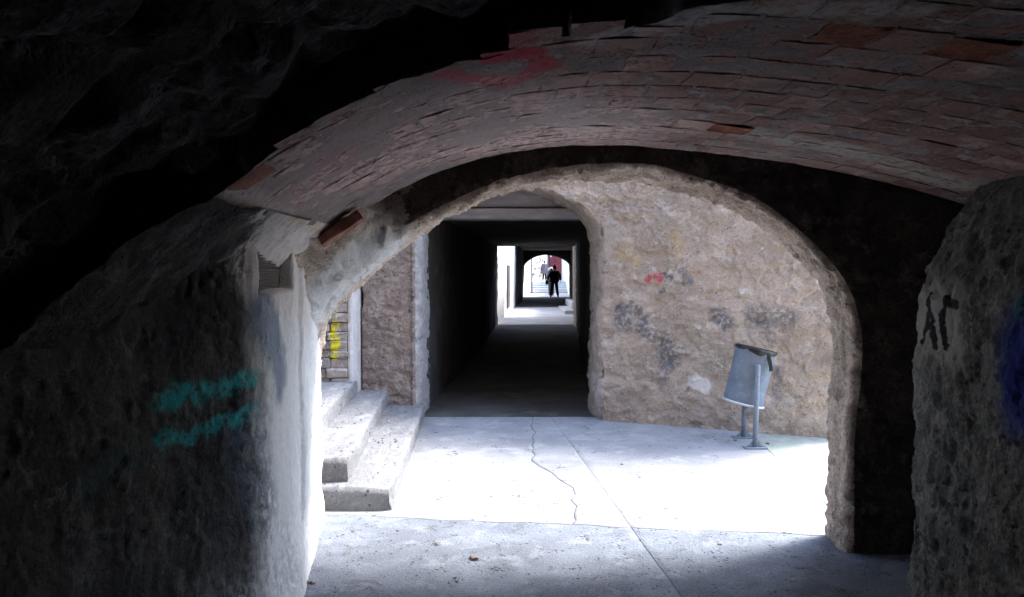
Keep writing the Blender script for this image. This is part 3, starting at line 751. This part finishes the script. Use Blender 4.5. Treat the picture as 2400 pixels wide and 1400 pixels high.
# stone wall with yellow paint above the steps
sw = tag(empty("stone_wall", (-2.2, 8.1, 0)), "stone wall with a yellow paint streak above the steps", "wall")
block("core", (-6, -1.66, 8.13, 9.4, -.02, 11.0), M_oppo_left, sw)  # wall core, its unseen upper height raised to hold back sky light
rs = random.Random(9)
z = .30; row = 0
while z < 2.3:
    h = rs.uniform(.065, .11); x = -1.655
    while x > -2.75:
        w = rs.uniform(.12, .24)
        bm = bmesh.new()
        box(bm, x - w + .004, x - .004, 8.085 + rs.uniform(-.022, .014), 8.2, z + .003, z + h - .003, .018)
        for v in bm.verts: v.co += Vector((rs.uniform(-.008, .008), rs.uniform(-.012, .012), rs.uniform(-.008, .008)))
        link("stone", bm_mesh("stone", bm), M_stone, sw)
        x -= w
    z += h; row += 1
block("reveal", (-1.66, -1.612, 8.09, 8.62, -.02, 3.9), M_reveal, sw, .02)

# ------------------------------------------------------------------ steps on the left
steps = tag(empty("stone_steps", (-1.2, 6.9, 0)), "three worn cement steps rising to the left of the courtyard", "steps")
def step(p0, p1, wid, z0, z1, nose, seed):
    """p0 near, p1 far on the outer edge; extends wid to the left"""
    p0 = np.array(p0); p1 = np.array(p1)
    ny = 90; v = np.linspace(0, 1, ny)
    sec = [(-wid, z1), (-wid * .75, z1), (-wid * .5, z1), (-wid * .25, z1), (-.06, z1), (-.022, z1), (-.006, z1 - .006), (0, z1 - .022), (0, z1 - .05)] + [(0, z0 + (z1 - .05 - z0) * t) for t in (.75, .5, .25, 0)]
    P = np.zeros((ny, len(sec), 3))
    for j_, (dx, zz) in enumerate(sec):
        P[:, j_, 0] = p0[0] + (p1[0] - p0[0]) * v + dx; P[:, j_, 1] = p0[1] + (p1[1] - p0[1]) * v; P[:, j_, 2] = zz
    n = grid_normals(P)
    if n[45, 2, 2] < 0: n = -n
    d = .009 * fbm(P * 3 + seed, 3) + .006 * fbm(P * 11 + seed, 4, .6) - .022 * sm(.22, .42, fbm(P * 4.5 + seed * 2, 2)) * sm(.3, .05, np.abs(P[..., 2] - z1))
    P = P + n * d[..., None]
    nearc = np.stack([P[0] + np.array([0, -.004, 0])], 0); near = nearc.copy(); near[0, :, 2] = z0 - .02; near[0, :, 0] = np.minimum(near[0, :, 0], nearc[0, :, 0])
    end = []
    for t in (1, .8, .6, .4, .2):
        e = nearc[0] * (1 - t) + near[0] * t; e = e.copy(); e[:, 1] += .012 * fbm(e * 9 + seed, 3); end.append(e)
    end = np.stack(end, 0); end[..., 1] -= .01
    full = np.concatenate([end, P], 0)
    return link("step", grid_mesh("step", full, False), M_step, steps, smooth=False)
step((-.80, 5.28), (-.94, 8.6), .75, -.03, .15, 0, 1.3)
step((-1.12, 5.43), (-1.33, 8.6), .7, .13, .305, 0, 5.1)
step((-1.45, 5.62), (-1.63, 8.6), 1.6, .29, .46, 0, 8.7)
tag(steps, kind=None)

# ------------------------------------------------------------------ litter bin
lb = tag(empty("litter_bin", (2.17, 7.33, 0)), "tilted grey metal litter bin with black bag on two posts", "litter bin")
TB = Matrix.Translation((2.12, 7.33, .375)) @ Matrix.Rotation(math.radians(12.5), 4, 'Y')
bm = bmesh.new()
wob = lambda a, z: .012 * math.sin(3 * a + z * 7) + (-.05 * math.exp(-((a - .2) / .5) ** 2 - ((z - .17) / .12) ** 2))
lathe(bm, [(.176, 0), (.178, .01), (.179, .06), (.176, .065), (.176, .18), (.177, .30), (.178, .43), (.181, .435), (.182, .50)], 40, TB, cap1=False, wob=wob)
link("body", bm_mesh("bin_body", bm), M_zinc, lb, True)
bm = bmesh.new(); lathe(bm, [(.18, -.012), (.191, -.012), (.191, .006), (.18, .008)], 40, TB, cap0=True, cap1=False); link("bottom_rim", bm_mesh("bottom_rim", bm), M_rim, lb, True)
bm = bmesh.new(); rr = random.Random(3); ph = [rr.uniform(0, 6) for _ in range(4)]
bw = lambda a, z: .03 * math.sin(7 * a + ph[0] + z * 40) * (1 if z < .49 else .4) + .015 * math.sin(13 * a + ph[1])
prof_b = [(.184, .472), (.187, .480), (.190, .49), (.189, .507), (.183, .515), (.175, .508), (.165, .47), (.14, .36), (.10, .22)]
vs = lathe(bm, prof_b, 48, None, cap0=False, cap1=True, wob=bw)
for v in bm.verts:
    if v.co.z < .485 and math.hypot(v.co.x, v.co.y) > .18:
        a = math.atan2(v.co.y, v.co.x); v.co.z += .014 * math.sin(2 * a + 1.2) + .008 * math.sin(5 * a)
bmesh.ops.transform(bm, matrix=TB, verts=bm.verts)
bag = link("bag", bm_mesh("bag", bm), M_bag, lb, True)
bm = bmesh.new()
strip = [TB @ Vector(p) for p in ((.07, -.185, .47), (.085, -.193, .43), (.105, -.196, .385), (.118, -.199, .345))]
vsA = []
for i_, p in enumerate(strip):
    wv = Vector((.014 + .003 * (i_ % 2), 0, .006)); vsA.append([bm.verts.new(p + wv), bm.verts.new(p - wv), bm.verts.new(p - wv + Vector((0, .006, 0))), bm.verts.new(p + wv + Vector((0, .006, 0)))])
for a, b in zip(vsA, vsA[1:]):
    for k_ in range(4): bm.faces.new((a[k_], a[(k_ + 1) % 4], b[(k_ + 1) % 4], b[k_]))
bm.faces.new(vsA[0]); bm.faces.new(vsA[-1][::-1])
link("bag_tail", bm_mesh("bag_tail", bm), M_bag, bag)
for (x, y, tx, h) in ((2.165, 7.11, 2.185, .745), (2.19, 7.55, 2.20, .74)):
    bm = bmesh.new(); tube(bm, [(x, y, .012), ((x + tx) / 2, y, h / 2), (tx, y, h - .008), (tx, y, h)], [.022, .022, .022, .019], 16)
    po = link("post", bm_mesh("post", bm), M_post, lb, True)
    bm = bmesh.new(); box(bm, x - .10, x + .10, y - .055, y + .055, .004, .012, .002); link("base_plate", bm_mesh("base_plate", bm), M_post, lb)
    for sg in (-1, 1):
        bm = bmesh.new()
        v = [bm.verts.new(q) for q in ((x + sg * .02, y - .004, .012), (x + sg * .075, y - .004, .012), (x + sg * .02, y - .004, .07))]
        w = [bm.verts.new(q.co + Vector((0, .008, 0))) for q in v]
        bm.faces.new(v); bm.faces.new(w[::-1])
        for k_ in range(3): bm.faces.new((v[k_], v[(k_ + 1) % 3], w[(k_ + 1) % 3], w[k_]))
        link("gusset", bm_mesh("gusset", bm), M_post, po)
bm = bmesh.new(); lathe(bm, [(.045, 0), (.05, .004), (.05, .012), (.045, .016)], 20, Matrix.Translation((2.20, 7.49, .27)) @ Matrix.Rotation(math.radians(115), 4, 'X') @ Matrix.Rotation(.5, 4, 'Y'))
link("latch_disc", bm_mesh("latch_disc", bm), M_pipe, lb, True)
bm = bmesh.new(); tube(bm, [(2.216, 7.11, .64), (2.2, 7.33, .64), (2.197, 7.55, .64)], .008, 8); link("axle", bm_mesh("axle", bm), M_post, lb, True)

# ------------------------------------------------------------------ far gap, second passage, stepped lane
gw = tag(empty("white_wall", (-.1, 28, 0)), "sunlit white wall with a dark doorway beyond the tunnel", "wall")
plan_wall("wall", [(-.75, 23.06), (-.42, 23.2), (-.16, 28), (.12, 33.3), (.14, 33.5)], -.05, 4.2, M_white, gw, .02, .16)
bm = bmesh.new()
box(bm, -.05, .06, -.55, .55, .25, 1.72, .01, Matrix.Translation((-.15, 28.0, 0)) @ Matrix.Rotation(-.053, 4, 'Z'))
link("doorway", bm_mesh("doorway", bm), M_pipe, gw)
gr = tag(empty("grey_wall", (2.4, 30, 0)), "grey side wall right of the bright gap past the tunnel", "wall")
plan_wall("wall", [(2.3, 27.35), (2.40, 28.5), (2.46, 33.3), (2.6, 33.5)], -.05, 2.9, M_oppo_left, gr, .03, .14, True)
bench = tag(empty("stone_ledge", (2.0, 30, 0)), "low pale stone ledge at the foot of the grey side wall", "ledge")
bm = bmesh.new(); box(bm, 1.85, 2.45, 28.2, 31.8, -.02, .13, .03); link("lower_slab", bm_mesh("lower_slab", bm), M_lane, bench)
bm = bmesh.new(); box(bm, 2.2, 2.46, 29.6, 33.0, .12, .36, .03); link("upper_slab", bm_mesh("upper_slab", bm), M_lane, bench)

p2 = tag(empty("arched_passage", (1.9, 39, 0)), "second dark passage ending in a low arch, a person standing in it", "passage")
plan_wall("wall", [(-.9, 33.45), (.18, 33.5), (.42, 39), (.62, 45.0)], -.05, 2.75, M_tun, p2, .03, .16)
plan_wall("wall", [(3.6, 33.45), (2.50, 33.5), (2.9, 39), (3.3, 45.0)], -.05, 2.75, M_tun, p2, .03, .16, True)
block("ceiling", (-1.5, 5.5, 33.4, 45.0, 2.62, 6.0), M_house, p2)
EP = [(.60, -.05), (.66, 1.0), (.70, 1.80), (.85, 1.98), (1.10, 2.16), (1.5, 2.32), (1.92, 2.37), (2.4, 2.31), (2.78, 2.17), (3.05, 2.0), (3.22, 1.86), (3.24, 1.0), (3.26, -.05)]
ep = smooth_poly(EP, 140, 2, 1)
et = np.gradient(ep, axis=0); et /= np.linalg.norm(et, axis=1)[:, None]; en = np.stack([-et[:, 1], et[:, 0]], 1)
sec = [(1.3, 0), (.9, 0), (.5, 0), (.2, 0), (.02, 0), (0, .03), (0, .3), (0, .6), (.02, .65), (.3, .65), (1.3, .65)]
P = np.zeros((len(ep), len(sec), 3))
for j_, (o_, t_) in enumerate(sec):
    P[:, j_, 0] = ep[:, 0] + en[:, 0] * o_; P[:, j_, 2] = ep[:, 1] + en[:, 1] * o_; P[:, j_, 1] = 44.9 + t_
P += grid_normals(P) * (.03 * fbm(P * 2, 3))[..., None]
link("arch", grid_mesh("far_arch", P, True), M_tun, p2, True)

# lane beyond: walls, pipe, steps, door
wl_ = tag(empty("render_wall", (1.0, 49, 0)), "white rendered wall on the left just past the far arch", "wall")
plan_wall("wall", [(.2, 45.9), (.66, 45.95), (.95, 49), (1.22, 52.2), (.6, 52.6)], -.05, 4.4, M_white, wl_, .015, .2)
bm = bmesh.new(); tube(bm, [(1.29, 52.1, .02), (1.27, 52.1, 2.2), (1.26, 52.1, 4.4)], .045, 10)
tag(link("drain_pipe", bm_mesh("drain_pipe", bm), M_pipe, None, True), "dark drain pipe at the corner of the far white wall", "pipe")
wr_ = tag(empty("garden_wall", (3.8, 55, 0)), "bright white wall along the right of the far steps", "wall")
plan_wall("wall", [(3.7, 45.9), (3.34, 45.95), (3.75, 55), (4.12, 64.5), (4.6, 64.8)], -.05, 3.4, M_white, wr_, .015, .2, True)
st2 = tag(empty("stairway", (2.5, 54, 0)), "pale stone steps climbing the lane beyond the far arch", "steps")
zt = 0.0
for i_ in range(5):
    y0 = 52.2 + i_ * 1.15
    block("step", (.6, 4.3, y0 + .003 * i_, y0 + (1.2 if i_ < 4 else 18), zt - .05, zt + .13), M_lane, st2, .015)
    zt += .13
bw_ = tag(empty("rubble_wall", (2.2, 66, .65)), "pale lane wall with a bare rubble patch above the far steps", "wall")
plan_wall("wall", [(.9, 57.6), (1.48, 58), (2.96, 66.4), (2.9, 67)], .6, 5.5, M_white, bw_, .02, .2)
rs = random.Random(21)
for i_ in range(60):
    t = rs.uniform(.02, .62); z = rs.uniform(1.0, 3.6)
    if rs.random() > 1.2 - abs(z - 2.3) * .5 - t * .6: continue
    bm = bmesh.new(); w = rs.uniform(.35, .8); h = rs.uniform(.08, .17)
    box(bm, -.05, .05 + rs.uniform(0, .04), -w / 2, w / 2, -h / 2, h / 2, .025, Matrix.Translation((1.48 + 1.48 * t, 58 + 8.4 * t, z)) @ Matrix.Rotation(-.174, 4, 'Z'))
    link("stone", bm_mesh("rubble_stone", bm), M_stone if i_ % 3 else M_oppo_left, bw_)
dr = tag(empty("maroon_door", (3.5, 66, .65)), "tall maroon door behind the people at the end of the lane", "door")
block("panel", (3.02, 4.08, 66.12, 66.24, .6, 4.6), M_door, dr)
block("panel", (3.10, 3.5, 66.08, 66.13, .85, 3.9), M_door, dr, .02)
block("panel", (3.58, 3.98, 66.08, 66.13, .85, 3.9), M_door, dr, .02)
block("jamb", (2.90, 3.03, 66.0, 66.4, .6, 4.7), M_grey, dr)
block("notice", (3.40, 3.47, 66.05, 66.085, 2.85, 3.2), M_cap, dr, .004)
block("notice", (3.15, 3.23, 66.05, 66.085, 2.55, 2.68), M_cap, dr, .004)
bk_ = tag(empty("garden_house", (7, 66, 0)), "pale house closing the lane behind the maroon door", "house")
block("wall", (4.09, 10, 66.3, 68, .6, 5), M_white, bk_)

# ------------------------------------------------------------------ people
def skin_mesh(name, chains, mat, parent, sub=1):
    """chains: lists of (x,y,z,r) sharing points by coordinates; grown as one surface"""
    vs = []; rad = []; ed = []; ix = {}
    for ch in chains:
        prev = None
        for (x, y, z, r) in ch:
            kx = (round(x, 4), round(y, 4), round(z, 4))
            if kx not in ix:
                ix[kx] = len(vs); vs.append((x, y, z)); rad.append(r)
            i_ = ix[kx]
            if prev is not None and prev != i_: ed.append((prev, i_))
            prev = i_
    me = bpy.data.meshes.new(name); me.from_pydata(vs, ed, [])
    o = bpy.data.objects.new(name, me); col.objects.link(o); o.parent = parent
    me.materials.append(mat)
    sk = o.modifiers.new("skin", 'SKIN')
    for i_, r in enumerate(rad):
        sv = me.skin_vertices[0].data[i_]; sv.radius = (r, r); sv.use_root = (i_ == 0)
    sk.use_smooth_shade = True
    ss_ = o.modifiers.new("sub", 'SUBSURF'); ss_.levels = sub; ss_.render_levels = sub
    return o

def hand(w, d, side):
    """palm and five fingers from wrist w along direction d"""
    w = Vector(w); d = Vector(d).normalized(); s = Vector((0, 1, 0)); ch = []
    palm = w + d * .07
    ch.append([(*w, .026), (*palm, .030)])
    for i_, (off, L) in enumerate(((-.028, .07), (-.010, .08), (.010, .075), (.028, .06))):
        k0 = palm + s * off + d * .02; k1 = k0 + d * L * .5; k2 = k1 + (d * .8 + Vector((-side * .5, 0, 0))).normalized() * L * .5
        ch.append([(*palm, .030), (*k0, .010), (*k1, .009), (*k2, .008)])
    t0 = w + d * .035 + s * .03; t1 = t0 + (d * .7 + s * .6).normalized() * .04
    ch.append([(*w, .026), (*t0, .012), (*t1, .009)])
    return ch

def person(name, loc, rot, label, hgt, legs, arms, mats, hat=None, coat=None, group=None):
    root = empty(name, loc); root.rotation_euler = (0, 0, rot); k_ = hgt / 1.75; root.scale = (k_, k_, k_)
    tag(root, label, "person")
    m_top, m_leg, m_hair = mats
    pel = (0, 0, .95, .135)
    body = [[pel, (0, -.01, 1.15, .125), (0, -.01, 1.35, .15), (0, 0, 1.46, .09), (0, .01, 1.52, .055), (0, .02, 1.58, .075), (0, .02, 1.66, .095), (0, .015, 1.735, .06)],
            [(0, .02, 1.62, .088), (0, .12, 1.615, .014)]]
    body[0].insert(6, (0, .02, 1.62, .088))
    top = [[(0, 0, .88, .165), (0, -.01, 1.0, .155), (0, -.01, 1.15, .15), (0, -.01, 1.35, .175), (0, 0, 1.46, .10)]]
    trs = []
    for sd_, (kn, ft) in zip((-1, 1), legs):
        hip = (sd_ * .09, 0, .90)
        body.append([pel, (*hip, .09), (*kn, .058), (*ft, .04), (ft[0] + sd_ * .02, ft[1] + .13, ft[2] - .035, .025)])
        trs.append([(0, 0, .95, .15), (*hip, .12), (*kn, .092), (ft[0], ft[1], ft[2] - .01, .078)])
    for sd_, (el, wr) in zip((-1, 1), arms):
        sh = (sd_ * .19, -.01, 1.40)
        body.append([(0, -.01, 1.35, .15), (*sh, .06), (*el, .045), (*wr, .028)])
        top.append([(0, -.01, 1.35, .175), (*sh, .085), (*el, .072), (wr[0], wr[1], wr[2], .05)])
        body += hand(wr, Vector(wr) - Vector(el), sd_)
    b = skin_mesh("body", body, M_skin, root)
    skin_mesh("jacket", top, m_top, root)
    skin_mesh("trousers", trs, m_leg, root)
    for sd_, (kn, ft) in zip((-1, 1), legs):
        skin_mesh("shoe", [[(ft[0], ft[1] - .03, ft[2] - .02, .05), (ft[0] + sd_ * .01, ft[1] + .08, ft[2] - .03, .047), (ft[0] + sd_ * .02, ft[1] + .17, ft[2] - .038, .035)]], M_cloth, root)
    hm = bmesh.new()
    bmesh.ops.create_uvsphere(hm, u_segments=20, v_segments=12, radius=1)
    for v in hm.verts:
        v.co = Vector((v.co.x * .105, v.co.y * .118 - .012, v.co.z * .125 + 1.665))
        if v.co.y > .05 and v.co.z < 1.70: v.co.y = .05
    h_ = bpy.data.objects.new("hair", bm_mesh("hair", hm)); col.objects.link(h_); h_.parent = root; h_.data.materials.append(m_hair)
    h_.data.polygons.foreach_set("use_smooth", [True] * len(h_.data.polygons))
    if hat:
        hm = bmesh.new(); lathe(hm, [(.114, 1.64), (.118, 1.68), (.112, 1.74), (.085, 1.785), (.03, 1.80)], 20)
        o = bpy.data.objects.new("cap", bm_mesh("cap", hm)); col.objects.link(o); o.parent = root; o.data.materials.append(M_cap)
        o.data.polygons.foreach_set("use_smooth", [True] * len(o.data.polygons))
    if coat:
        hm = bmesh.new(); lathe(hm, [(.34, .62), (.33, .64), (.29, .85), (.24, 1.05), (.215, 1.25), (.20, 1.38), (.11, 1.47), (.07, 1.49)], 28, ell=.75, cap0=False, cap1=False, wob=lambda a, z: .05 * math.sin(6 * a) * max(0, 1.1 - z))
        o = bpy.data.objects.new("coat", bm_mesh("coat", hm)); col.objects.link(o); o.parent = root; o.data.materials.append(coat)
        o.data.polygons.foreach_set("use_smooth", [True] * len(o.data.polygons))
    return root
man = person("person", (2.35, 44.4, 0), 0.05, "person in dark jacket and trousers standing legs apart under the far arch", 1.76,
    [((-.14, .0, .50), (-.20, -.02, .09)), ((.13, .0, .50), (.20, .04, .09))], [((-.33, -.03, 1.16), (-.36, .05, .96)), ((.33, -.03, 1.16), (.34, .05, .95))], (M_cloth, M_cloth, M_hair))
bm = bmesh.new(); box(bm, -.50, -.34, -.06, .06, .72, .95, .03)
o = bpy.data.objects.new("bag", bm_mesh("shoulder_bag", bm)); col.objects.link(o); o.parent = man; o.data.materials.append(M_cloth)
bm = bmesh.new(); lathe(bm, [(.25, .86), (.265, .90), (.255, 1.05), (.25, 1.25), (.24, 1.38), (.12, 1.46)], 24, ell=.7, cap0=False, cap1=False)
o = bpy.data.objects.new("jacket_skirt", bm_mesh("jacket_skirt", bm)); col.objects.link(o); o.parent = man; o.data.materials.append(M_cloth)
woman = person("person", (2.50, 62, .65), 0.2, "person in a flared grey coat and light cap walking up beyond the steps", 1.58,
    [((-.08, .06, .50), (-.09, .12, .09)), ((.09, -.03, .50), (.10, -.10, .10))], [((-.27, -.02, 1.15), (-.27, .08, .95)), ((.27, -.02, 1.15), (.28, .10, .98))], (M_coat, M_cloth, M_hair), hat=True, coat=M_coat)
bm = bmesh.new(); box(bm, .26, .40, -.12, .14, .86, 1.12, .03)
o = bpy.data.objects.new("handbag", bm_mesh("handbag", bm)); col.objects.link(o); o.parent = woman; o.data.materials.append(M_lane)
third = person("person", (2.325, 47.6, -.02), 0.0, "person in a white cap mostly hidden behind the dark figure", 1.66,
    [((-.1, .05, .50), (-.1, .1, .09)), ((.1, 0, .50), (.1, -.05, .09))], [((-.24, -.02, 1.15), (-.22, .08, .95)), ((.27, -.02, 1.15), (.28, .08, .95))], (M_grey, M_grey, M_hair), hat=True)

# ------------------------------------------------------------------ crumbs on the floor
rc = random.Random(4)
for i_, (x, y, s_, lab) in enumerate([
        (-.21, 4.37, .022, "largest crumb of fallen mortar, mid passage floor nearest the camera"), (-1.02, 4.02, .02, "crumb of mortar at the foot of the left passage wall"),
        (-.45, 4.62, .012, "tiny mortar crumb on the passage floor in front of the bottom step"), (1.2, 4.6, .012, "tiny mortar crumb in the passage shadow near the right jamb"),
        (2.33, 7.28, .016, "dark crumb of mortar on the ground right of the bin's front post"), (2.08, 7.42, .016, "dark crumb of mortar on the ground left of the bin posts"),
        (.9, 6.5, .012, "small crumb of mortar alone on the bright courtyard slab")]):
    bm = bmesh.new(); bmesh.ops.create_icosphere(bm, subdivisions=1, radius=s_)
    for v in bm.verts: v.co = Vector((v.co.x * 1.5, v.co.y, v.co.z * .6)) + Vector([rc.uniform(-.3, .3) * s_ for _ in range(3)])
    o = link("rubble_crumb", bm_mesh("rubble_crumb", bm), M_oppo_left)
    o.location = (x, y, s_ * .4); o.rotation_euler = (0, 0, rc.uniform(0, 6))
    tag(o, lab, "rubble", "mortar crumbs on the floor")
